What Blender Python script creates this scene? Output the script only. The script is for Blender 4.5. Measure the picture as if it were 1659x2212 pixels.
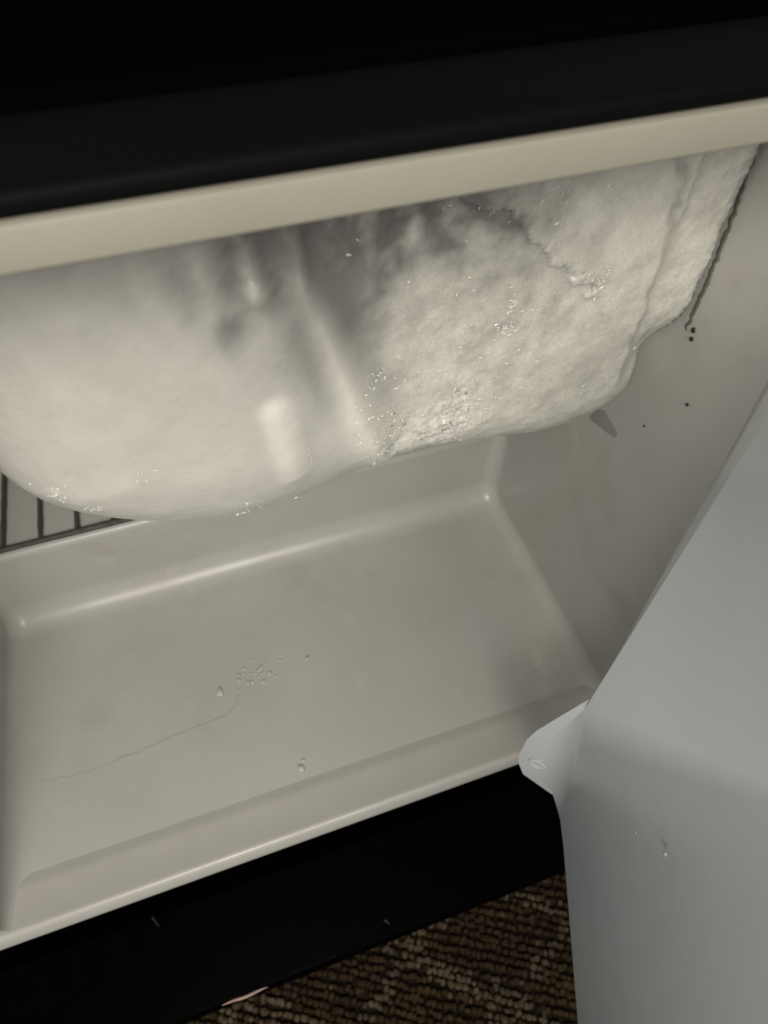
import bpy, bmesh, math, random
import numpy as np
from mathutils import Vector, Matrix, noise

scene = bpy.context.scene
for o in list(bpy.data.objects):
    bpy.data.objects.remove(o)

# ------------------------------------------------------------------ camera
def cam_axes(yaw, pitch, roll):
    fw = Vector((math.sin(yaw)*math.cos(pitch), math.cos(yaw)*math.cos(pitch), -math.sin(pitch)))
    r = Vector((math.cos(yaw), -math.sin(yaw), 0)); u = r.cross(fw)
    return r*math.cos(roll)+u*math.sin(roll), -r*math.sin(roll)+u*math.cos(roll), fw

cam_d = bpy.data.cameras.new("camera")
cam_o = bpy.data.objects.new("camera", cam_d)
scene.collection.objects.link(cam_o)
R_, U_, F_ = cam_axes(0.3189, 0.9202, -0.0043)
M = Matrix((R_, U_, -F_)).transposed().to_4x4()
M.translation = Vector((0.1965, -0.0974, 0.4488))
cam_o.matrix_world = M
cam_d.sensor_fit = 'HORIZONTAL'; cam_d.sensor_width = 36.0
cam_d.lens = 36.0*1407.4666/1659.0
cam_d.clip_start = 0.005; cam_d.clip_end = 50
cam_d.dof.use_dof = True; cam_d.dof.focus_distance = 0.24; cam_d.dof.aperture_fstop = 22
scene.camera = cam_o

# ------------------------------------------------------------------ world and lamps
w = bpy.data.worlds.new("World"); scene.world = w; w.use_nodes = True
bg = w.node_tree.nodes['Background']
bg.inputs[0].default_value = (0.80, 0.92, 1.0, 1); bg.inputs[1].default_value = 0.15

def area(name, loc, target, size, power, col, spread=180):
    l = bpy.data.lights.new(name, 'AREA'); l.shape = 'DISK'; l.size = size
    l.energy = power; l.color = col; l.spread = math.radians(spread)
    o = bpy.data.objects.new(name, l); scene.collection.objects.link(o)
    o.location = loc
    o.rotation_euler = (Vector(target)-Vector(loc)).to_track_quat('-Z', 'Y').to_euler()
    return o
area('torch_lamp', (-0.05, -0.37, 0.66), (0.22, 0.10, 0.18), 0.20, 2.1, (1.0, 0.93, 0.82))
area('added_front_lamp', (0.105, -0.58, 0.77), (0.24, 0.08, 0.15), 0.42, 5.7, (1.0, 0.94, 0.84))  # added area lamp with no known fixture; brightens ice, walls and floor

scene.view_settings.view_transform = 'Standard'
scene.view_settings.look = 'None'
scene.view_settings.exposure = 0.0
scene.view_settings.gamma = 1.0
scene.cycles.max_bounces = 8
scene.cycles.diffuse_bounces = 5
scene.cycles.caustics_reflective = False; scene.cycles.caustics_refractive = False
scene.cycles.sample_clamp_indirect = 3.0
scene.cycles.use_denoising = True

# ------------------------------------------------------------------ helpers
def link(name, mesh, mat=None, parent=None):
    o = bpy.data.objects.new(name, mesh); scene.collection.objects.link(o)
    if mat: mesh.materials.append(mat)
    if parent: o.parent = parent
    return o

def obj(name, bm, mat=None, parent=None, smooth=None):
    me = bpy.data.meshes.new(name)
    bmesh.ops.recalc_face_normals(bm, faces=bm.faces) if smooth != 'keep' else None
    bm.to_mesh(me); bm.free()
    if smooth:
        me.shade_smooth()
        if smooth != 'keep' and smooth < 179:
            me.set_sharp_from_angle(angle=math.radians(smooth))
    return link(name, me, mat, parent)

def thing(name, label, cat, loc=(0, 0, 0), group=None):
    o = bpy.data.objects.new(name, None); scene.collection.objects.link(o)
    o.location = loc; o.empty_display_size = 0.02
    return tag(o, label, cat, group)

def tag(o, label=None, cat=None, group=None, kind=None):
    if label: o['label'] = label
    if cat: o['category'] = cat
    if group: o['group'] = group
    if kind: o['kind'] = kind
    return o

def box(bm, a, b, bevel=0.0, seg=3):
    x0, y0, z0 = a; x1, y1, z1 = b
    vs = [bm.verts.new(v) for v in [(x0,y0,z0),(x1,y0,z0),(x1,y1,z0),(x0,y1,z0),(x0,y0,z1),(x1,y0,z1),(x1,y1,z1),(x0,y1,z1)]]
    fs = [bm.faces.new([vs[i] for i in f]) for f in [(3,2,1,0),(4,5,6,7),(0,1,5,4),(1,2,6,5),(2,3,7,6),(3,0,4,7)]]
    if bevel:
        es = list({e for f in fs for e in f.edges})
        bmesh.ops.bevel(bm, geom=es, offset=bevel, segments=seg, affect='EDGES', profile=0.5)

def prism_x(bm, prof, x0, x1):
    """extrude a (y,z) outline along x"""
    a = [bm.verts.new((x0, y, z)) for y, z in prof]; b = [bm.verts.new((x1, y, z)) for y, z in prof]
    n = len(prof)
    for i in range(n):
        j = (i+1) % n; bm.faces.new((a[i], a[j], b[j], b[i]))
    bm.faces.new(a[::-1]); bm.faces.new(b)

def tube(bm, pts, r, seg=8, wob=0.0, cap=True):
    rings = []
    pts = [Vector(p) for p in pts]
    for i, p in enumerate(pts):
        t = (pts[min(i+1, len(pts)-1)]-pts[max(i-1, 0)]).normalized()
        a = t.orthogonal().normalized(); 
        up = Vector((0, 0, 1)) if abs(t.z) < 0.9 else Vector((0, 1, 0))
        a = t.cross(up).normalized(); b = a.cross(t)
        rr = (r[i] if hasattr(r, '__len__') else r)*(1+wob*noise.noise(p*400))
        rings.append([bm.verts.new(p+a*rr*math.cos(2*math.pi*k/seg)+b*rr*math.sin(2*math.pi*k/seg)) for k in range(seg)])
    for i in range(len(rings)-1):
        for k in range(seg):
            bm.faces.new((rings[i][k], rings[i][(k+1) % seg], rings[i+1][(k+1) % seg], rings[i+1][k]))
    if cap:
        bm.faces.new(rings[0][::-1]); bm.faces.new(rings[-1])

def blob(bm, c, rad, seed, sub=2, amp=0.25, flat=None):
    r = bmesh.ops.create_icosphere(bm, subdivisions=sub, radius=1.0)
    for v in r['verts']:
        k = 1+amp*noise.noise(v.co*1.7+Vector((seed*3.1, seed, 0)))
        k *= 1+.45*amp*noise.noise(v.co*4+Vector((seed, 9, 2)))
        v.co = Vector((v.co.x*rad[0]*k, v.co.y*rad[1]*k, v.co.z*rad[2]*k))+Vector(c)

# ------------------------------------------------------------------ materials
def mat(name, col, rough=0.5, spec=0.5, bump=None, var=None, extra=None, metallic=0.0):
    m = bpy.data.materials.new(name); m.use_nodes = True
    nt = m.node_tree; p = nt.nodes['Principled BSDF']
    p.inputs['Base Color'].default_value = (*col, 1); p.inputs['Roughness'].default_value = rough
    p.inputs['Specular IOR Level'].default_value = spec; p.inputs['Metallic'].default_value = metallic
    tc = nt.nodes.new('ShaderNodeTexCoord')
    if var:
        sc, amt, col2 = var
        n = nt.nodes.new('ShaderNodeTexNoise'); n.inputs['Scale'].default_value = sc; n.inputs['Detail'].default_value = 5
        nt.links.new(tc.outputs['Object'], n.inputs['Vector'])
        r = nt.nodes.new('ShaderNodeMapRange'); r.inputs[1].default_value = 0.35; r.inputs[2].default_value = 0.7
        r.inputs[3].default_value = 0; r.inputs[4].default_value = amt
        nt.links.new(n.outputs['Fac'], r.inputs[0])
        mx = nt.nodes.new('ShaderNodeMix'); mx.data_type = 'RGBA'
        mx.inputs['A'].default_value = (*col, 1); mx.inputs['B'].default_value = (*col2, 1)
        nt.links.new(r.outputs[0], mx.inputs['Factor']); nt.links.new(mx.outputs['Result'], p.inputs['Base Color'])
        r2 = nt.nodes.new('ShaderNodeMapRange'); r2.inputs[1].default_value = 0.3; r2.inputs[2].default_value = 0.7
        r2.inputs[3].default_value = rough*0.8; r2.inputs[4].default_value = min(1, rough*1.25)
        nt.links.new(n.outputs['Fac'], r2.inputs[0]); nt.links.new(r2.outputs[0], p.inputs['Roughness'])
    prev = None
    for sc, st, dist in (bump or []):
        n = nt.nodes.new('ShaderNodeTexNoise'); n.inputs['Scale'].default_value = sc; n.inputs['Detail'].default_value = 4
        nt.links.new(tc.outputs['Object'], n.inputs['Vector'])
        b = nt.nodes.new('ShaderNodeBump'); b.inputs['Strength'].default_value = st; b.inputs['Distance'].default_value = dist
        nt.links.new(n.outputs['Fac'], b.inputs['Height'])
        if prev: nt.links.new(prev.outputs[0], b.inputs['Normal'])
        prev = b
    if prev: nt.links.new(prev.outputs[0], p.inputs['Normal'])
    if extra: extra(nt, p, tc)
    return m

def _wear(nt, p, tc):
    """dried splashes and pale mineral specks on the plastic"""
    src = p.inputs['Base Color'].links[0].from_socket
    def mask(scale, lo, hi, detail, sc2, lo2, hi2):
        n = nt.nodes.new('ShaderNodeTexNoise'); n.inputs['Scale'].default_value = scale; n.inputs['Detail'].default_value = detail
        n2 = nt.nodes.new('ShaderNodeTexNoise'); n2.inputs['Scale'].default_value = sc2; n2.inputs['Detail'].default_value = 2
        out = []
        for k, a, b in ((n, lo, hi), (n2, lo2, hi2)):
            nt.links.new(tc.outputs['Object'], k.inputs['Vector'])
            r = nt.nodes.new('ShaderNodeMapRange'); r.inputs[1].default_value = a; r.inputs[2].default_value = b
            nt.links.new(k.outputs['Fac'], r.inputs[0]); out.append(r)
        m = nt.nodes.new('ShaderNodeMath'); m.operation = 'MULTIPLY'
        nt.links.new(out[0].outputs[0], m.inputs[0]); nt.links.new(out[1].outputs[0], m.inputs[1]); return m
    for col, fac, args in (((0.62, 0.61, 0.57), 0.5, (330, .66, .74, 2, 22, .50, .66)), ((0.36, 0.33, 0.30), 0.55, (26, .50, .70, 6, 9, .48, .62)), ((0.54, 0.535, 0.50), 0.35, (48, .58, .66, 7, 14, .50, .62))):
        m = mask(*args); k = nt.nodes.new('ShaderNodeMath'); k.operation = 'MULTIPLY'; k.inputs[1].default_value = fac
        nt.links.new(m.outputs[0], k.inputs[0])
        mx = nt.nodes.new('ShaderNodeMix'); mx.data_type = 'RGBA'; mx.inputs['B'].default_value = (*col, 1)
        nt.links.new(src, mx.inputs['A']); nt.links.new(k.outputs[0], mx.inputs['Factor']); src = mx.outputs['Result']
    nt.links.new(src, p.inputs['Base Color'])

M_liner = mat('liner_plastic', (0.445, 0.45, 0.428), 0.34, 0.5, bump=[(35, 0.10, 0.002), (160, 0.05, 0.0008), (900, 0.06, 0.0003)], var=(14, 0.7, (0.405, 0.395, 0.36)), extra=_wear)
M_frame = mat('frame_plastic', (0.25, 0.24, 0.20), 0.75, 0.15, bump=[(1200, 0.12, 0.0004)], var=(40, 0.5, (0.222, 0.212, 0.175)))
M_sill = mat('sill_plastic', (0.45, 0.44, 0.41), 0.36, 0.5, bump=[(900, 0.10, 0.0003)], var=(50, 0.5, (0.41, 0.395, 0.37)))
M_door = mat('door_plastic', (0.56, 0.595, 0.62), 0.27, 0.5, bump=[(22, 0.12, 0.003), (800, 0.06, 0.0003)], var=(12, 0.5, (0.51, 0.545, 0.57)))
M_black = mat('black_paint', (0.0008, 0.0008, 0.0009), 0.6, 0.0, bump=[(700, 0.08, 0.0003)])
M_stand = mat('black_lacquer', (0.0007, 0.0006, 0.0006), 0.5, 0.012, var=(60, 0.6, (0.0016, 0.0012, 0.0011)))
M_wire = mat('dull_wire', (0.085, 0.078, 0.07), 0.6, 0.3, bump=[(900, 0.5, 0.0006)], var=(220, 0.7, (0.05, 0.042, 0.038)))
M_dirt = mat('dark_crumb', (0.03, 0.025, 0.02), 0.8, 0.2)
M_crack = mat('crack_dirt', (0.375, 0.36, 0.33), 0.6, 0.2)
M_rubber = mat('black_rubber', (0.012, 0.012, 0.012), 0.7, 0.2)

def _water(nt, p, tc):
    p.inputs['Transmission Weight'].default_value = 0.35; p.inputs['IOR'].default_value = 1.33
M_water = mat('water', (0.72, 0.72, 0.68), 0.12, 0.5, extra=_water)

def _ice(nt, p, tc):
    at = nt.nodes.new('ShaderNodeAttribute'); at.attribute_name = 'clarity'
    sp = nt.nodes.new('ShaderNodeSeparateColor'); nt.links.new(at.outputs['Color'], sp.inputs[0])
    mx = nt.nodes.new('ShaderNodeMix'); mx.data_type = 'RGBA'
    wx = nt.nodes.new('ShaderNodeMix'); wx.data_type = 'RGBA'
    wx.inputs['A'].default_value = (0.665, 0.658, 0.618, 1); wx.inputs['B'].default_value = (0.70, 0.69, 0.632, 1)
    nt.links.new(sp.outputs[1], wx.inputs['Factor']); nt.links.new(wx.outputs['Result'], mx.inputs['A'])
    mx.inputs['B'].default_value = (0.215, 0.21, 0.20, 1)
    nt.links.new(sp.outputs[0], mx.inputs['Factor'])
    gn = nt.nodes.new('ShaderNodeTexNoise'); gn.inputs['Scale'].default_value = 900; gn.inputs['Detail'].default_value = 3
    nt.links.new(tc.outputs['Object'], gn.inputs['Vector'])
    gr = nt.nodes.new('ShaderNodeMapRange'); gr.inputs[1].default_value = .3; gr.inputs[2].default_value = .7; gr.inputs[3].default_value = .88; gr.inputs[4].default_value = 1.06
    nt.links.new(gn.outputs['Fac'], gr.inputs[0])
    gm = nt.nodes.new('ShaderNodeMix'); gm.inputs['A'].default_value = 1.0
    nt.links.new(sp.outputs[1], gm.inputs['Factor']); nt.links.new(gr.outputs[0], gm.inputs['B']); gr = gm
    sc = nt.nodes.new('ShaderNodeVectorMath'); sc.operation = 'SCALE'
    nt.links.new(mx.outputs['Result'], sc.inputs[0]); nt.links.new(gr.outputs[0], sc.inputs['Scale'])
    nt.links.new(sc.outputs[0], p.inputs['Base Color'])
    rr = nt.nodes.new('ShaderNodeMapRange'); rr.inputs[3].default_value = 0.24; rr.inputs[4].default_value = 0.36
    nt.links.new(sp.outputs[1], rr.inputs[0]); nt.links.new(rr.outputs[0], p.inputs['Roughness'])
    p.inputs['Coat Weight'].default_value = 0.4; p.inputs['Coat Roughness'].default_value = 0.12
    p.inputs['Subsurface Weight'].default_value = 1.0
    p.inputs['Subsurface Radius'].default_value = (1.0, 0.95, 0.85)
    p.inputs['Subsurface Scale'].default_value = 0.014
    p.inputs['IOR'].default_value = 1.31
    n = nt.nodes.new('ShaderNodeTexNoise'); n.inputs['Scale'].default_value = 650; n.inputs['Detail'].default_value = 6
    n.inputs['Roughness'].default_value = 0.65
    nt.links.new(tc.outputs['Object'], n.inputs['Vector'])
    v = nt.nodes.new('ShaderNodeTexVoronoi'); v.inputs['Scale'].default_value = 700
    nt.links.new(tc.outputs['Object'], v.inputs['Vector'])
    ad = nt.nodes.new('ShaderNodeMath'); ad.operation = 'MULTIPLY_ADD'; ad.inputs[1].default_value = 0.35
    nt.links.new(v.outputs['Distance'], ad.inputs[0]); nt.links.new(n.outputs['Fac'], ad.inputs[2])
    b = nt.nodes.new('ShaderNodeBump'); b.inputs['Distance'].default_value = 0.0014
    ms = nt.nodes.new('ShaderNodeMapRange'); ms.inputs[3].default_value = 0.12; ms.inputs[4].default_value = 0.22
    nt.links.new(sp.outputs[1], ms.inputs[0]); nt.links.new(ms.outputs[0], b.inputs['Strength'])
    nt.links.new(ad.outputs[0], b.inputs['Height']); nt.links.new(b.outputs[0], p.inputs['Normal'])
M_ice = mat('ice', (0.8, 0.8, 0.78), 0.4, 0.5, extra=_ice)
def _cry(nt, p, tc):
    p.inputs['Transmission Weight'].default_value = 0.4; p.inputs['IOR'].default_value = 1.31
M_crystal = mat('ice_crystal', (0.9, 0.89, 0.86), 0.12, 0.6, extra=_cry)

# ------------------------------------------------------------------ carpet (the floor of the room)
CZ = -0.45
bm = bmesh.new()
for i, (x, y) in enumerate([(-2, -2), (2.5, -2), (2.5, 1.5), (-2, 1.5)]):
    bm.verts.new((x, y, CZ))
bm.verts.ensure_lookup_table(); bm.faces.new(bm.verts)
M_carpet = mat('carpet_backing', (0.030, 0.021, 0.012), 0.95, 0.1, bump=[(160, 0.8, 0.006)], var=(60, 1.0, (0.016, 0.011, 0.006)))
carpet = obj('carpet', bm, M_carpet); carpet['kind'] = 'structure'

def carpet_pile():
    rng = np.random.default_rng(4)
    seg, lev = 6, [-0.9, -0.2, 0.55, 0.92]
    base = []
    for h in lev:
        rr = math.sqrt(max(0, 1-h*h))
        for k in range(seg):
            a = 2*math.pi*k/seg; base.append((rr*math.cos(a), rr*math.sin(a), h))
    base.append((0, 0, 1.0)); base = np.array(base)
    faces = []
    for l in range(3):
        for k in range(seg):
            a, b = l*seg+k, l*seg+(k+1) % seg
            faces += [(a, b, b+seg), (a, b+seg, a+seg)]
    for k in range(seg): faces.append((18+k, 18+(k+1) % seg, 24))
    faces = np.array(faces)
    ang = math.radians(-30); ca, sa = math.cos(ang), math.sin(ang)
    px, py = 0.0062, 0.0088
    P = []
    for i in range(-130, 190):
        for j in range(-110, 60):
            u = (i+(0.5 if j % 2 else 0)+rng.normal(0, .2))*px; v = (j+rng.normal(0, .08))*py
            v += 0.0015*math.sin(u*40+j)
            x = ca*u-sa*v+0.25; y = sa*u+ca*v-0.1
            if -0.30 < x < 0.75 and -0.50 < y < 0.06: P.append((x, y, u, v))
    P = np.array(P); n = len(P)
    nb = len(base)
    sx = rng.uniform(.0028, .0044, n); sy = rng.uniform(.0033, .0047, n); sz = rng.uniform(.0030, .0050, n)
    # lattice of pale loops on brown
    u, v = P[:, 2], P[:, 3]
    wv = np.array([noise.noise(Vector((a*14, b*14, 3)))*0.02 for a, b in P[:, :2]])
    g1 = np.abs(((P[:, 0]*0.95+P[:, 1]*1.05)*0.72+wv+0.047) % 0.11-0.055)
    g2 = np.abs(((P[:, 0]*0.55-P[:, 1]*0.95)+wv*0.8+0.0) % 0.125-0.0625)
    pale = np.clip(1-np.minimum(g1/0.015, g2/0.012), 0, 1)
    hit = rng.random(n) < np.clip(pale*1.6, 0, .88)+0.03
    sz = np.where(hit, sz*1.25, sz)
    rot = rng.uniform(0, 6.28, n); tx = rng.normal(0, .35, n); ty = rng.normal(0, .3, n)
    V = base[None]*np.stack([sx, sy, sz], 1)[:, None]*(1+rng.normal(0, .10, (n, nb, 1)))
    c, s = np.cos(rot)[:, None], np.sin(rot)[:, None]
    X = V[..., 0]*c-V[..., 1]*s; Y = V[..., 0]*s+V[..., 1]*c; Z = V[..., 2]
    X = X+tx[:, None]*Z; Y = Y+ty[:, None]*Z
    V = np.stack([X+P[:, 0:1], Y+P[:, 1:2], Z+CZ+0.0042], -1).reshape(-1, 3)
    F = (faces[None]+(np.arange(n)*nb)[:, None, None]).reshape(-1, 3)
    me = bpy.data.meshes.new('carpet_pile')
    me.from_pydata(V, [], F); me.shade_smooth()
    brown = np.array([.066, .042, .021]); pal = np.array([.15, .112, .07])
    col = np.where(hit[:, None], pal, brown)*rng.uniform(.72, 1.18, (n, 1))*(1+.35*np.clip(wv*50, -1, 1))[:, None]
    ca_ = me.color_attributes.new('yarn', 'FLOAT_COLOR', 'POINT')
    ca_.data.foreach_set('color', np.concatenate([np.repeat(col, nb, 0), np.ones((n*nb, 1))], 1).astype(np.float32).ravel())
    def ex(nt, p, tc):
        a = nt.nodes.new('ShaderNodeAttribute'); a.attribute_name = 'yarn'
        nt.links.new(a.outputs['Color'], p.inputs['Base Color'])
    o = link('carpet_pile', me, mat('carpet_yarn', (.05, .04, .02), 0.9, 0.15, bump=[(1500, .5, .001)], extra=ex))
    tag(o, 'brown looped carpet pile with paler beige lattice lines', 'carpet', kind='stuff')
carpet_pile()

# ------------------------------------------------------------------ black stand below the refrigerator
stand = thing('low_stand', 'black stand with a rounded top edge, under the refrigerator', 'stand', (0.2, 0.2, CZ))
def local(o, parent):   # geometry is written in world metres; keep it there under an offset Empty
    o.parent = parent; o.matrix_parent_inverse = Matrix.Translation(-parent.location)
    return o
bm = bmesh.new(); box(bm, (-0.22, -0.0625, -0.115), (0.66, 0.40, -0.09), 0.0035, 3)
local(obj('stand_top', bm, M_stand, smooth=40), stand)
bm = bmesh.new(); box(bm, (-0.19, 0.05, -0.41), (0.63, 0.38, -0.1155), 0.002, 2)
local(obj('stand_body', bm, M_stand, smooth=40), stand)
bm = bmesh.new(); box(bm, (-0.17, 0.07, CZ), (0.61, 0.36, -0.4105), 0.002, 2)
local(obj('plinth', bm, M_stand, smooth=40), stand)
M_scuff = mat('scuff', (0.03, 0.028, 0.028), 0.6, 0.3)
for nm, pts in (('scuff', [(0.052, 0.010), (0.0565, 0.003), (0.060, -0.004)]), ('scuff', [(0.2105, -0.050), (0.2122, -0.0515), (0.2138, -0.054)])):
    bm = bmesh.new(); tube(bm, [(x, y, -0.0899) for x, y in pts], [0.0004, 0.0009, 0.0003], 6)
    local(obj(nm, bm, M_scuff, smooth=60), stand)
bm = bmesh.new()   # pinkish strip on the front edge: its highlight, put in as colour
pts = [(0.094+0.031*t, -0.0619+0.0003*math.sin(9*t), -0.0908+0.0002*math.sin(23*t)) for t in [i/14 for i in range(15)]]
tube(bm, pts, [0.0002+0.0008*math.sin(math.pi*i/14)**.6 for i in range(15)], 6)
M_edge_highlight = mat('edge_highlight', (0.33, 0.22, 0.19), 0.35, 0.5)
local(obj('edge_highlight', bm, M_edge_highlight, smooth=60), stand)

# ------------------------------------------------------------------ refrigerator
W, D, ZH, ZC = 0.40, 0.2178, 0.0759, 0.398
fr = thing('refrigerator', 'small black refrigerator standing open, pale liner iced over at the top', 'refrigerator', (0.2, 0.2, -0.09))
F = lambda o: local(o, fr)

# black cabinet
t = 0.038
for nm, a, b in (('side_panel', (-t, 0.0285, -0.07), (-0.0025, 0.36, 0.402)), ('side_panel', (W+0.0025, 0.0285, -0.07), (W+t, 0.36, 0.402)),
                 ('back_panel', (-0.0020, 0.345, -0.068), (W+0.0020, 0.36, 0.4015)),
                 ('top_panel', (-t, 0.0268, 0.4023), (W+t, 0.362, 0.4085)), ('bottom_panel', (-t, -0.001, -0.0695), (W+t, 0.0282, -0.0065))):
    bm = bmesh.new(); box(bm, a, b, 0.0018, 3); F(obj(nm, bm, M_black, smooth=40))
bm = bmesh.new(); box(bm, (-0.0020, 0.0290, -0.0690), (W+0.0020, 0.344, -0.0070)); F(obj('base_panel', bm, M_black))
bm = bmesh.new(); box(bm, (-t-0.001, -0.0005, 0.4022), (W+t+0.001, 0.0262, 0.4062), 0.0016, 3)
M_trim = mat('black_trim', (0.0032, 0.0032, 0.0036), 0.6, 0.03, bump=[(900, 0.15, 0.0004)])
F(obj('top_trim', bm, M_trim, smooth=40))
for x in (0.0, W):
    for y in (0.03, 0.33):
        bm = bmesh.new()
        bmesh.ops.create_cone(bm, cap_ends=True, segments=20, radius1=0.014, radius2=0.011, depth=0.0205, matrix=Matrix.Translation((x, y, -0.0800)))
        F(obj('foot', bm, M_rubber, smooth=40))

# moulded liner: floor, compressor hump, back wall, ceiling and both side walls in one skin
def liner():
    r, Rc, ns = 0.0200, 0.0050, 12
    rs = 0.0115    # radius along the side walls
    corners = [(D, 0.0, 'in'), (D, ZH, 'out'), (0.335, ZH, 'in'), (0.335, ZC, 'in')]
    def profile(ins):
        """outline (y,z) moved inwards by ins, with its unit normals into the room; same point count for every ins"""
        pts, nrm = [(0.0050, ins)], [(0, 1)]
        arcs = [((D-r, r), r-ins, 270, 360, 1), ((D+Rc, ZH-Rc), Rc+ins, 180, 90, -1), ((0.335-r, ZH+r), r-ins, 270, 360, 1), ((0.335-r, ZC-r), r-ins, 0, 90, 1)]
        for (cy, cz), R, a0, a1, sg in arcs:
            for k in range(ns+1):
                a = math.radians(a0+(a1-a0)*k/ns); c, s_ = math.cos(a), math.sin(a)
                pts.append((cy+R*c, cz+R*s_)); nrm.append((-c*sg, -s_*sg))
        pts.append((0.0128, ZC-ins)); nrm.append((0, -1))
        return pts, nrm
    V, N, Fc = [], [], []
    rows = []
    xs = []
    for k in range(ns+1):
        ph = math.pi/2*(1-k/ns); xs.append((rs*(1-math.sin(ph)), rs*(1-math.cos(ph)), math.cos(ph), math.sin(ph), 1))
    xs[0] = (0.0, rs*0.9999, 0.0, 1.0, 1)
    allx = xs+[(W-x, i, c, s_, -1) for x, i, c, s_, _ in xs[::-1]]
    for x, ins, c, s_, sg in allx:
        P, Nn = profile(ins); row = []
        for (y, z), (ny, nz) in zip(P, Nn):
            row.append(len(V)); V.append((x, y, z)); N.append((sg*s_, c*ny, c*nz))
        rows.append(row)
    for a, b in zip(rows[:-1], rows[1:]):
        for i in range(len(a)-1): Fc.append((a[i], b[i], b[i+1], a[i+1]))
    Fc.append(rows[0]); Fc.append(rows[-1][::-1])
    me = bpy.data.meshes.new('liner'); me.from_pydata(V, [], Fc); me.shade_smooth()
    # make the faces agree with the normals that point into the room
    for p in me.polygons:
        n = Vector(N[p.vertices[0]])+Vector(N[p.vertices[1]])+Vector(N[p.vertices[2]])
        if n.dot(p.normal) < 0: p.flip()
    me.update()
    me.normals_split_custom_set_from_vertices([Vector(n).normalized() for n in N])
    return link('liner', me, M_liner)
ln = F(liner())

# front sill of the floor: low step, shallow slope, rounded bright lip
prof = [(0.0360, -0.004), (0.0350, -0.0004), (0.0320, 0.0003), (0.0295, 0.0010), (0.0275, 0.0016), (0.0255, 0.0019), (0.0230, 0.0021), (0.0062, 0.0036), (0.0046, 0.0042), (0.0030, 0.0042), (0.0014, 0.0034), (0.0003, 0.0018), (-0.0006, -0.0002), (-0.0016, -0.0024), (-0.0018, -0.0036), (-0.0010, -0.0048), (0.004, -0.0052)]
bm = bmesh.new(); prism_x(bm, prof, -0.0165, W+0.0165)
F(obj('front_sill', bm, M_sill, smooth=50))
# cream frame round the opening
bm = bmesh.new(); box(bm, (-0.030, -0.0012, 0.3951), (W+0.030, 0.0125, 0.4021), 0.0006, 3); F(obj('top_frame', bm, M_frame, smooth=40))
for x0, x1, yf in ((-0.016, -0.0004, 0.0262), (W+0.0004, W+0.016, -0.0010)):
    bm = bmesh.new(); box(bm, (x0, yf, 0.0046), (x1, 0.0284 if yf > 0.02 else 0.0270, 0.3948), 0.0012, 3); F(obj('side_frame', bm, M_frame, smooth=40))

# hairline crack on the floor
bm = bmesh.new()
cp = [(0.019, .0866), (0.0512, .0835), (0.0911, .0878), (0.1427, .0925), (0.1500, .0985), (0.1545, .1045)]
pts = []
for i in range(len(cp)-1):
    for k in range(8):
        s = k/8; x = cp[i][0]*(1-s)+cp[i+1][0]*s; y = cp[i][1]*(1-s)+cp[i+1][1]*s
        pts.append((x, y+0.0022*noise.noise(Vector((x*120, 1, 0)))+0.0010*noise.noise(Vector((x*500, 4, 0))), 0.00005))
tube(bm, pts, [0.0002+0.0014*max(0, .45+.9*noise.noise(Vector((i*.37, 2, 8))))*math.sin(math.pi*min(1, .03+i/len(pts)*.97))**.5 for i in range(len(pts))], 5)
for v in bm.verts: v.co.z = 0.00006+max(0, v.co.z)*0.25
F(obj('crack', bm, M_crack, smooth=60))

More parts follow.
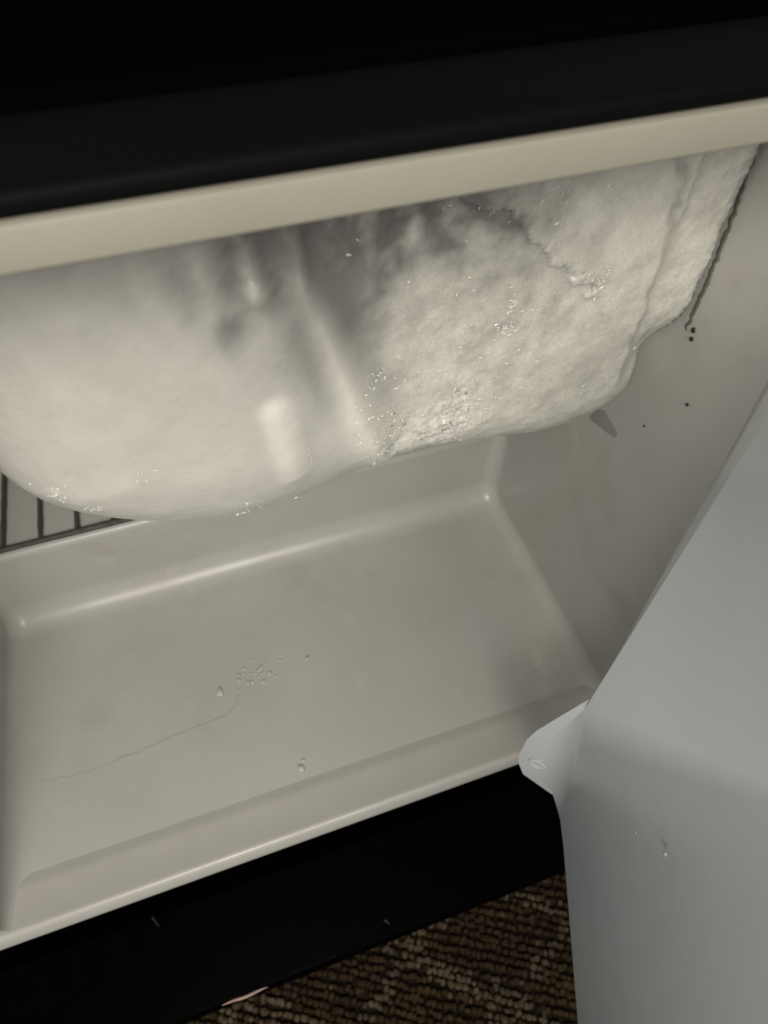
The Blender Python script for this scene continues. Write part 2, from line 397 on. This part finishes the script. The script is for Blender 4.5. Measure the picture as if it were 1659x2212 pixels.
# door panel with its hinge ear
def door():
    n = Vector((-0.9205, 0.3907, 0)); d = Vector((-0.3907, -0.9205, 0)); Q = Vector((0.3239, -0.0188, 0))
    S = lambda s, z: Q+d*s+Vector((0, 0, z))
    A = S(-0.0125, 0.352); B = Vector((0.3232, -0.0205, 0.1636)); C = Vector((0.3163, -0.0367, 0.0592))
    ear = [Vector(v) for v in [(0.3061, -0.0144, 0.1142), (0.303, -0.014, 0.1017), (0.3009, -0.0158, 0.0842), (0.301, -0.0178, 0.0754), (0.3033, -0.0223, 0.0662)]]
    K = S(0.0345, 0.0690); Fm = S(0.0482, 0.0715); E1 = S(0.12, 0.0525); E = S(0.37, 0.036); Dn = S(0.37, 0.352); G = S(0.1024, 0.352)
    out = -n
    be = math.tan(math.radians(3.5))
    def bend(v):   # the panel leans back beyond a soft crease
        s = (v-Q).dot(d); x0 = 0.0482+(0.112-0.0482)*(v.z-0.0715)/(0.402-0.0715)
        return v+out*max(0, s-x0)*be
    E1, E, Dn = map(bend, (E1, E, Dn))
    ring = [A, B]+ear+[C, K, Fm, E1, E, Dn, G]
    n2 = Vector((-0.6978, -0.6994, 0.1548))
    wdt = 0.0135
    nb = len(ring)
    iB, iC = 1, 2+len(ear)
    inner = []
    for i, v in enumerate(ring):
        pv, nx = ring[i-1], ring[(i+1) % nb]
        nn = n2 if iB < i < iC else n
        e1 = (v-pv).normalized(); e2 = (nx-v).normalized()
        m1 = nn.cross(e1); m2 = nn.cross(e2)
        m = (m1+m2).normalized(); k = 1/max(.5, m.dot(m1))
        if i == iB: m, k = (C-B).normalized(), 1.0
        if i == iC: m, k = (B-C).normalized(), 0.6
        inner.append((m, k))
    cen = (B+C+ear[1])/3
    # choose the inward sign from a known vertex
    sg = 1 if inner[iB+2][0].dot(cen-ear[1]) > 0 else -1
    inner = [(m if i in (iB, iC) else m*sg, k) for i, (m, k) in enumerate(inner)]
    bm = bmesh.new(); rings = []
    N = 6
    for k in range(N+1):
        tt = k/N
        row = []
        for i, v in enumerate(ring):
            wi = wdt*(0.35 if i > iC else (0.7 if iB < i <= iC else 1.0))
            m, kk = inner[i]; h = wi*0.20*(1-tt)**1.12
            row.append(bm.verts.new(v+m*kk*wi*tt+out*(h-wi*0.20*(1.0 if i <= iC or i == nb-1 else 0.3))))
        rings.append(row)
    back = [bm.verts.new(v+out*0.016) for v in ring]
    allr = [back]+rings
    for a, b in zip(allr[:-1], allr[1:]):
        for i in range(nb):
            j = (i+1) % nb; bm.faces.new((a[i], a[j], b[j], b[i]))
    top = rings[-1]
    bm.faces.new([top[i] for i in range(iB, iC+1)])                       # ear
    Hh = bm.verts.new(top[iB].co+d*0.012+(C-B)*0.10)
    bm.faces.new([top[iB], top[iC], top[iC+1], Hh])
    bm.faces.new([top[0], top[iB], Hh, top[iC+1], top[iC+2], top[-1]])
    bm.faces.new([top[i] for i in range(iC+2, nb)])
    bm.faces.new([back[i] for i in range(iB, iC+1)][::-1]); bm.faces.new([back[i] for i in range(nb) if not iB < i < iC])
    o = obj('door', bm, M_door, smooth=24)
    for e in o.data.edges:     # the ear runs into the panel in a soft bend, not a crease
        a, b = (o.data.vertices[i].co for i in e.vertices)
        if (a-B).length < .03 and (b-C).length < .03 or (b-B).length < .03 and (a-C).length < .03: e.use_edge_sharp = False
    # pin hole: a shallow countersunk ring on the ear
    hc = Vector((0.3095, -0.0243, 0.0847))+n*0.0019+n2*0.0003; 
    n2v = n2.normalized(); ax = Vector((0.7, -0.7, 0)); ax = (ax-n2v*ax.dot(n2v)).normalized(); ay = n2v.cross(ax)
    v_ = bmesh.new()
    return o, (hc, n2v, ax, ay)
dr, (hc, hn, hx, hy) = door()
F(dr)

# ------------------------------------------------------------------ wire shelf lying on the hump
sh = thing('wire_shelf', 'dark wire shelf lying on the step at the back, under the ice', 'shelf', (0.1, 0.26, ZH))
def wire(pts, r): 
    bm = bmesh.new(); P = []
    for i in range(len(pts)-1):
        for k in range(14):
            P.append(Vector(pts[i]).lerp(Vector(pts[i+1]), k/14))
    P.append(Vector(pts[-1])); tube(bm, P, r, 8, 0.25); return bm
S_ = lambda o: local(o, sh)
S_(obj('front_rail', wire([(0.012, 0.2225, ZH+0.0024), (0.388, 0.2225, ZH+0.0024)], 0.0021), M_wire, smooth=60))
for i in range(15):
    x = 0.0268+i*0.02465
    S_(obj('wire', wire([(x, 0.2240, ZH+0.0032), (x, 0.318, ZH+0.0032)], 0.0015), M_wire, smooth=60))
S_(obj('rear_rail', wire([(0.012, 0.320, ZH+0.0024), (0.388, 0.320, ZH+0.0024)], 0.0021), M_wire, smooth=60))

# ------------------------------------------------------------------ ice
BND = [(0.103, 0.402), (0.1005, 0.37), (0.0992, 0.335), (0.0989, 0.302), (0.098, 0.2748), (0.0987, 0.2588), (0.1011, 0.2507), (0.1058, 0.2412), (0.1158, 0.2297), (0.1293, 0.2188), (0.1447, 0.2099), (0.1601, 0.2037), (0.1783, 0.1991), (0.1972, 0.1969), (0.2187, 0.1994), (0.236, 0.2047), (0.2526, 0.2109), (0.2676, 0.2148), (0.2791, 0.2147), (0.2926, 0.2136), (0.3117, 0.2106), (0.335, 0.2059), (0.3542, 0.2067), (0.3708, 0.2106), (0.3837, 0.2167), (0.3917, 0.2257), (0.3965, 0.236), (0.398, 0.25)]
sm = lambda a, b, x: (lambda t: t*t*(3-2*t))(np.clip((x-a)/(b-a), 0, 1))
def seg_dist(X, Z, poly):
    """distance to a polyline, its signed side and the run along it (0..1)"""
    best = np.full(X.shape, 9.0); side = np.zeros(X.shape); run = np.zeros(X.shape)
    L = [math.dist(poly[i], poly[i+1]) for i in range(len(poly)-1)]; tot = sum(L); acc = 0
    for i in range(len(poly)-1):
        (x0, z0), (x1, z1) = poly[i], poly[i+1]; dx, dz = x1-x0, z1-z0
        t = np.clip(((X-x0)*dx+(Z-z0)*dz)/(dx*dx+dz*dz), 0, 1)
        ex, ez = X-(x0+t*dx), Z-(z0+t*dz); dd = np.hypot(ex, ez)
        m = dd < best; best = np.where(m, dd, best); side = np.where(m, np.sign(dx*ez-dz*ex), side)
        run = np.where(m, (acc+t*L[i])/tot, run); acc += L[i]
    return best, side, run
def fbm(P, sc, octv=4, H=0.9, seed=0.0):
    o = Vector((seed, seed*1.7, -seed))
    return np.array([noise.fractal(Vector(p)*sc+o, H, 2.0, octv) for p in P])

def grid_mesh(name, V, nu, nv, clar, grain, mt, flip=False):
    idx = np.arange(nu*nv).reshape(nu, nv)
    q = np.stack([idx[:-1, :-1], idx[1:, :-1], idx[1:, 1:], idx[:-1, 1:]], -1).reshape(-1, 4)
    if flip: q = q[:, ::-1]
    me = bpy.data.meshes.new(name); me.from_pydata(V, [], q.tolist()); me.shade_smooth()
    ca = me.color_attributes.new('clarity', 'FLOAT_COLOR', 'POINT')
    ca.data.foreach_set('color', np.stack([clar, grain, 0*clar, 0*clar+1], 1).astype(np.float32).ravel())
    return link(name, me, mt)

def ice_body():
    # resample the lower outline
    b = np.array(BND); s = np.r_[0, np.cumsum(np.hypot(*np.diff(b, axis=0).T))]
    nu, nv, nb = 430, 250, 24
    u = np.linspace(0, s[-1], nu); Bx, Bz = np.interp(u, s, b[:, 0]), np.interp(u, s, b[:, 1])
    ker = np.hanning(15); ker /= ker.sum()
    pad = lambda a: np.convolve(np.pad(a, 7, 'edge'), ker, 'valid')
    Bx, Bz = pad(Bx), pad(Bz)
    Tx = np.interp(u/s[-1], [0, .3, .5, .98, 1], [0.112, .145, .20, .398, .3995]); Tz = np.full(nu, 0.4005)
    v = np.linspace(0, 1, nv)**1.25
    X = Bx[:, None]*(1-v)+Tx[:, None]*v; Z = Bz[:, None]*(1-v)+Tz[:, None]*v
    x, z = X.ravel(), Z.ravel()
    d, _, _ = seg_dist(x, z, list(zip(Bx[::4], Bz[::4])))
    d = np.where(np.repeat(np.arange(nu), nv)*0+np.tile(np.arange(nv), nu) == 0, 0, d)
    k = sm(.19, .29, x); y0 = .066+.018*k; R = .075-.04*k
    dn = np.clip(d/R, 0, 1); y = y0+R*(1-np.sqrt(np.clip(1-(1-dn)**2, 0, 1)))
    P = np.stack([x, y, z], 1)
    # ---- features, all in metres on the block itself
    g = lambda cx, cz, sx, sz: np.exp(-((x-cx)/sx)**2-((z-cz)/sz)**2)
    rough = np.clip(sm(.232, .275, x)*(0.55+.45*sm(.345, .30, z))+g(.255, .235, .02, .02)*.6, 0, 1)
    edge_fade = sm(0, .012, d)
    n1 = fbm(P, 45, 4, .9, 2.0); n2 = fbm(P, 150, 4, .8, 7.0); n3 = fbm(P, 600, 3, .7, 5.0)
    lob = np.abs(fbm(P, 85, 3, 1.0, 9.0))
    out = 0.0009*n1*(.4+.4*rough)+rough*(0.00022*n2+0.00018*n3+0.00015*lob)+0.00010*n2
    jag = .0040*fbm(P, 24, 1, 1.0, 31.0)
    dR, _, rR = seg_dist(x+jag*.2, z, [(.217, .356), (.225, .340), (.2326, .3115), (.2423, .2748), (.2512, .2484), (.255, .236)])
    out += .0036*np.exp(-(dR/.0062)**2)*sm(0, .25, rR)
    dG, _, rG = seg_dist(x+jag*.5, z, [(.233, .352), (.238, .335), (.2456, .314), (.2536, .29), (.2612, .2613), (.2645, .247)])
    out -= .0026*np.exp(-(dG/.0060)**2)
    dL, _, rL = seg_dist(x+jag*.3, z, [(.219, .356), (.2215, .345), (.2279, .3127), (.2365, .28), (.244, .256)])
    out -= .0020*np.exp(-(dL/.0045)**2)*sm(1.1, .55, rL)
    out -= .0011*np.sin(2*math.pi*(x+.10*(z-.34))/.0135+2.2*fbm(P, 22, 3, 1.0, 21.0))*g(.236, .347, .040, .017)
    rec = g(.236, .346, .034, .021); out -= .0045*rec*(.9+.15*n2)
    out -= .0045*g(.268, .335, .022, .016)
    out -= .003*g(.204, .3254, .0045, .006)+.0025*g(.2085, .346, .003, .010)
    out += .0026*g(.2135, .3379, .0055, .005)+.0025*g(.2677, .3373, .005, .005)+.003*g(.2285, .346, .003, .008)+.003*g(.2445, .348, .0032, .008)+.002*g(.256, .347, .003, .006)
    dP, _, rP = seg_dist(x, z, [(.2128, .292), (.2142, .275), (.2155, .256)])
    patch = np.exp(-(dP/.0068)**4)*(1-.4*rP); out += .0018*np.exp(-(dP/.0055)**2)
    d2, s2, r2 = seg_dist(x+.006*n2, z+.006*n1, [(.275, .352), (.2946, .3378), (.3136, .3261), (.3402, .3022), (.352, .285)])
    out += np.where(s2 > 0, .0010*np.exp(-(d2/.022)**2), -.0010*np.exp(-(d2/.012)**2))*sm(1.0, .75, r2)
    crease = np.exp(-(((x+.003*n2)-(.372-.01*sm(.30, .36, z)))/.0033)**2)
    out -= .0020*crease*sm(.235, .27, z)
    rough2 = g(.2845, .2485, .012, .010)+.8*g(.2915, .262, .008, .010)+.5*g(.262, .245, .008, .008)
    out += rough2*(.0016*n2+.0016*n3+.0012*lob)
    pits = (fbm(P, 330, 2, 1, 3.3) > .42)*rough2; out -= .0014*np.clip(pits, 0, 1)
    # recessed right shoulder behind the main bulge
    shoulder = sm(.369, .3775, x+.0012*n2+.010*sm(.30, .36, z))*sm(.236, .258, z)
    sh_l = sm(.368, .377, x+.0012*n2)
    out -= sh_l*(.0048+.0008*n2)*sm(.238, .262, z)
    low = sm(.280, .240, z+.004*n1)*sm(.370, .386, x); out -= .007*low*sm(.232, .25, z)
    fine = np.array([noise.noise(Vector((0, 0, c*420)))*.6+noise.noise(Vector((5, 0, c*1100)))*.5 for c in z])
    rim = sm(.393, .399, x+.0012*fine); out -= .0010*rim*sm(.24, .26, z)
    out -= .009*g(.2755, .2165, .009, .0024)
    out *= np.where((d < R) & (x < .375), .35+.65*edge_fade, 1)
    # outward direction from the rounded profile
    ny = -np.sqrt(np.clip(1-(1-dn)**2, 0.02, 1))
    xs = np.where(z > .255, x-np.clip((x-.386)/.0125, 0, 1)*(.0006+.0016*np.clip(fine+.25, 0, 2)), x)
    Vg = np.stack([xs, y+out*ny, z], 1).reshape(nu, nv, 3)
    # how clear or how white the ice is: 0 white frost, 1 clear grey ice
    n4 = fbm(P, 22, 3, 1.0, 21.0); n5 = fbm(P, 70, 4, .8, 23.0)
    clar = .14+.30*sm(.23, .35, z)*(1-rough)+.035*(1-rough)*n5+.02*(1-rough)*np.clip(n2, -1, 1)-.12*sm(.25, .21, z)
    vein = 1-np.clip(np.abs(fbm(P, 55, 4, .8, 41.))/.10, 0, 1)
    clar += rough*(.07*n4+.15*n5+.09*np.clip(n2, -1, 1)+.05*np.clip(n3, -1, 1)+.08*vein)+(1-rough)*.05*vein+.012*n4
    clar += .38*g(.240, .352, .048, .026)*(1+.8*n5)+.30*g(.285, .345, .036, .020)*(1+.9*n5)+.30*g(.240, .318, .026, .022)+.26*g(.285, .324, .034, .017)+.14*g(.31, .30, .02, .014)*(1+n5)
    clar += .30*g(.204, .327, .006, .010)+.20*g(.208, .345, .004, .010)
    clar += .30*np.exp(-(dG/.0075)**2)*sm(1.05, .45, rG)+.32*np.exp(-(dL/.007)**2)*sm(1.0, .5, rL)
    clar += .22*g(.233, .30, .012, .02)*sm(.003, .010, dR)
    fold = np.sin(2*math.pi*(x+.10*(z-.34))/.0135+2.2*n4)*g(.236, .347, .040, .017)
    clar += .16*fold
    clar *= np.clip(1+(.03+.3*rough)*n5, .3, 1.3)
    clar -= .36*patch+.34*np.exp(-(dR/(.0062+.0035*rR))**2)*(1+.5*n5)*sm(-.1, .35, rR)
    clar -= .30*g(.2135, .3379, .005, .004)+.22*g(.2677, .3373, .005, .005)+.2*g(.205, .334, .004, .004)
    clar -= .22*g(.273, .252, .012, .014)+.15*g(.325, .335, .03, .012)+.12*g(.19, .225, .03, .02)
    clar += .18*crease+.13*(s2 < 0)*np.exp(-(d2/.016)**2)*sm(1, .7, r2)+.1*np.exp(-(d2/.003)**2)
    for px_, pz_, ps_ in ((.131, .268, .0030), (.136, .262, .0022), (.1395, .258, .0018), (.157, .238, .0030), (.163, .239, .0035), (.191, .245, .004), (.199, .243, .003), (.186, .228, .004)):
        clar -= .22*g(px_, pz_, ps_, ps_*.7)
    clar = np.clip(clar, 0, 1)
    rough = np.clip(rough-.5*patch, 0, 1)
    # underside: carry the outline straight back to the rear wall
    back = np.zeros((nu, nb, 3)); ys = np.linspace(0, 1, nb)
    n_under = np.array([noise.noise(Vector((a*60, 3, c*60))) for a, c in zip(Bx, Bz)])
    for j, tt in enumerate(ys[::-1]):
        back[:, j, 0] = Vg[:, 0, 0]; back[:, j, 1] = Vg[:, 0, 1]*(1-tt)+.333*tt; back[:, j, 2] = Vg[:, 0, 2]+.02*tt**2
    V = np.concatenate([back[:, :-1], Vg], 1); n_all = nv+nb-1
    cl = np.concatenate([np.tile(clar.reshape(nu, nv)[:, :1], (1, nb-1)), clar.reshape(nu, nv)], 1)
    gr = np.concatenate([np.tile(rough.reshape(nu, nv)[:, :1], (1, nb-1)), rough.reshape(nu, nv)], 1)
    V[..., 0] = np.minimum(V[..., 0], W-.0012); V[..., 2] = np.minimum(V[..., 2], ZC-.0006)
    o = grid_mesh('ice_body', V.reshape(-1, 3), nu, n_all, cl.ravel(), gr.ravel(), M_ice)
    return o, Vg
ice = thing('ice_buildup', 'thick bulging mass of white frost and cloudy ice hanging from the ceiling', 'ice', (0.25, 0.2, ZC))
ib, ICE = ice_body(); local(ib, ice)

# loose glints: thin ice slivers and crumbs frozen onto the face
def crystals():
    rng = random.Random(3); bm = bmesh.new()
    flat = ICE.reshape(-1, 3)
    def on(x, z):
        i = np.argmin((flat[:, 0]-x)**2+(flat[:, 2]-z)**2); return Vector(flat[i])
    def sliver(x, z, l, a, wd):
        c = on(x, z)+Vector((0, -.0002, 0)); dv = Vector((math.cos(a), 0, math.sin(a))); pv = Vector((-dv.z, rng.uniform(-.4, .4), dv.x))
        q = [c-dv*l, c+pv*wd, c+dv*l, c-pv*wd]
        vs = [bm.verts.new(p) for p in q]+[bm.verts.new(c+Vector((0, -wd*.9, 0)))]
        for i in range(4): bm.faces.new((vs[i], vs[(i+1) % 4], vs[4]))
    for cx, cz, sx, sz, n in ((.3064, .2977, .003, .008, 36), (.3416, .3039, .0025, .005, 26), (.262, .265, .006, .012, 30), (.285, .262, .012, .014, 45), (.30, .29, .025, .025, 30), (.33, .25, .02, .02, 12), (.252, .285, .003, .005, 12), (.247, .266, .003, .006, 14), (.243, .276, .002, .003, 6), (.161, .281, .004, .006, 6), (.132, .266, .003, .003, 14), (.1395, .2575, .002, .002, 8), (.195, .238, .005, .008, 12), (.21, .215, .004, .005, 10), (.30, .34, .03, .006, 14), (.33, .345, .015, .004, 10)):
        for _ in range(n):
            sliver(rng.gauss(cx, sx), rng.gauss(cz, sz), rng.uniform(.0003, .0015), rng.uniform(0, 3.14), rng.uniform(.00015, .00055))
    for k in range(10): sliver(.2214+.0002*k, .270-.0012*k, .0008, -1.35, .0002)
    o = obj('frost_crystals', bm, M_crystal); o['kind'] = 'stuff'; return o
local(crystals(), ice)
def grit():
    rng = random.Random(8); bm = bmesh.new(); flat = ICE.reshape(-1, 3)
    for cx, cz, sx, sz, n in ((.282, .246, .006, .004, 16), (.291, .263, .003, .004, 6), (.275, .2185, .006, .0008, 14), (.262, .262, .004, .006, 4)):
        for _ in range(n):
            x, z = rng.gauss(cx, sx), rng.gauss(cz, sz)
            c = Vector(flat[np.argmin((flat[:, 0]-x)**2+(flat[:, 2]-z)**2)])
            l, a = rng.uniform(.0004, .0013), rng.uniform(-.9, .9); wd = rng.uniform(.00015, .0003)
            tube(bm, [c+Vector((-math.cos(a)*l, 0, -math.sin(a)*l)), c+Vector((0, -.0001, wd)), c+Vector((math.cos(a)*l, 0, math.sin(a)*l))], [wd*.4, wd, wd*.4], 5)
    o = obj('grit', bm, M_gritty); o['kind'] = 'stuff'; return o
M_gritty = mat('ice_grit', (0.16, 0.145, 0.115), 0.8, 0.2)
local(grit(), ice)

# dark ragged ribbon painting the shaded gap where the frost meets the wall
def seam_shade():
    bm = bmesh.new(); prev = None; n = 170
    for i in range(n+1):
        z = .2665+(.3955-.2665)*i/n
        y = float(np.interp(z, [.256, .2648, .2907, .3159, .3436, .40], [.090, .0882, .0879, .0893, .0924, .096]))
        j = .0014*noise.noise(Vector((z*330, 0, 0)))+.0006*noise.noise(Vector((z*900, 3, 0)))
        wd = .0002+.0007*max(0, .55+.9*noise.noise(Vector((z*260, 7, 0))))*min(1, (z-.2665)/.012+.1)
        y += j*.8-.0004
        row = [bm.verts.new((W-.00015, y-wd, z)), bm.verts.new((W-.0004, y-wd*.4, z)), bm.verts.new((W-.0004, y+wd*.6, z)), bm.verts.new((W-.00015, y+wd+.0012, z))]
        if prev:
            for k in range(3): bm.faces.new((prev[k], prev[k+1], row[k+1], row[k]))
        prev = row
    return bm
M_seam_shade = mat('seam_shade', (0.15, 0.143, 0.125), 0.6, 0.3)
local(obj('seam_shade_line', seam_shade(), M_seam_shade, smooth=80), ice)

# thin grey wedge: the ice corner's shadow painted onto the right wall
M_wedge_shadow = mat('wedge_shadow_grey', (0.27, 0.268, 0.242), 0.3, 0.5, bump=[(300, .2, .0006)])
def wall_wedge(pts, th):
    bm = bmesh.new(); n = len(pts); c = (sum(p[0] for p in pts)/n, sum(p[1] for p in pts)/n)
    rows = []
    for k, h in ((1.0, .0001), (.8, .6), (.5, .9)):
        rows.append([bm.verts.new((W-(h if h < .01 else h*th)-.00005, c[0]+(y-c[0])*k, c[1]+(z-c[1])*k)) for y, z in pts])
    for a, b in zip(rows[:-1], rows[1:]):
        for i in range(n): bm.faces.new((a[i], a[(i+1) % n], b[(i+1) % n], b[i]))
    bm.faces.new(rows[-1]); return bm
local(obj('wedge_shadow', wall_wedge([(.1293, .1737), (.1270, .1800), (.1243, .1853), (.1190, .1893), (.1136, .1880), (.1080, .1872), (.1031, .1862), (.1037, .1815), (.1090, .1800), (.1180, .1770)], .0005), M_wedge_shadow, smooth=70), ice)

# ------------------------------------------------------------------ small things
def crumb(x, y, z, r, lab, seed):
    bm = bmesh.new(); blob(bm, (0, 0, 0), r, seed, 2, .5)
    o = obj('dirt_crumb', bm, M_dirt, smooth=60); o.location = (x, y, z)
    tag(o, lab, 'crumb', 'dirt crumbs on the right wall')
crumb(.3994, .0840, .2694, (.0006, .0011, .0012), 'largest dark crumb stuck on the right wall just below the frost seam', 1)
crumb(.3994, .0829, .2655, (.0005, .0010, .0011), 'brownish crumb stuck on the wall right under the largest crumb', 2)
crumb(.3994, .0690, .2385, (.0005, .0008, .0009), 'small round dark crumb alone on the right wall nearest the door edge', 3)
crumb(.3995, .0875, .2069, (.0004, .0006, .0006), 'tiniest crumb on the right wall, below the lower corner of the ice', 4)

_r = random.Random(11)
extra = [(.170+_r.gauss(0, .011), .1165+_r.gauss(0, .0045), abs(_r.gauss(.0008, .0003))+.0003, None) for _ in range(16)]
drops = [(.1410, .1108, .0022, 'largest water droplet on the refrigerator floor, left of the cluster'), (.1601, .123, .0010, None), (.1642, .1178, .0011, None), (.1712, .1185, .0010, None), (.1779, .1132, .0013, None), (.1823, .1098, .0012, None), (.1548, .108, .0009, None), (.168, .1165, .0008, None), (.174, .1155, .0009, None), (.160, .1145, .0007, None), (.186, .114, .0007, None),
         (.1831, .0410, .0019, 'flat water droplet alone near the front sill of the floor'), (.1855, .0455, .0010, 'small droplet just behind the flat droplet near the front sill')]
for i, (x, y, r, lab) in enumerate(drops+extra):
    bm = bmesh.new(); blob(bm, (0, 0, 0), (r*1.2*(1+.3*math.sin(i*2.3)), r*1.2*(1+.25*math.cos(i*1.7)), r*.40), i, 2, .45)
    o = obj('water_droplet', bm, M_water, smooth=180); o.location = (x, y, r*.22)
    tag(o, lab or 'tiny water droplet in the cluster on the middle of the refrigerator floor', 'droplet', 'water droplets on the refrigerator floor')

for x, y, z, r, lab in ((.2939, -.0896, .2217, .0010, 'bright water droplet on the open white door, lower right of the photo'), (.2981, -.0797, .1973, .0006, 'faint small droplet on the open door, up left of the bright one')):
    bm = bmesh.new(); blob(bm, (0, 0, 0), (r*.4, r*.8, r*1.5), 5+r*1e4, 2, .2)
    o = obj('water_droplet', bm, M_water, smooth=180); o.location = (x-.9205*.0028, y+.3907*.0028, z); o.rotation_euler = (0.3, 0, math.radians(-23))
    tag(o, lab, 'droplet', 'water droplets on the door')

# pin hole ring on the door's hinge ear
bm = bmesh.new()
def ringv(r, h): return [bm.verts.new(hc+hx*r*math.cos(a)*1.15+hy*r*math.sin(a)+hn*h) for a in [2*math.pi*k/28 for k in range(28)]]
rs = [ringv(.0043, .0001), ringv(.0039, .0006), ringv(.0032, .0006), ringv(.0027, .00035), ringv(.0022, .0002)]
for a, b in zip(rs[:-1], rs[1:]):
    for k in range(28): bm.faces.new((a[k], a[(k+1) % 28], b[(k+1) % 28], b[k]))
bm.faces.new(rs[-1])
ph = obj('pin_hole', bm, M_door, smooth=60)
ph.parent = dr; ph.matrix_parent_inverse = dr.matrix_parent_inverse.copy(); ph.matrix_parent_inverse = Matrix.Identity(4)
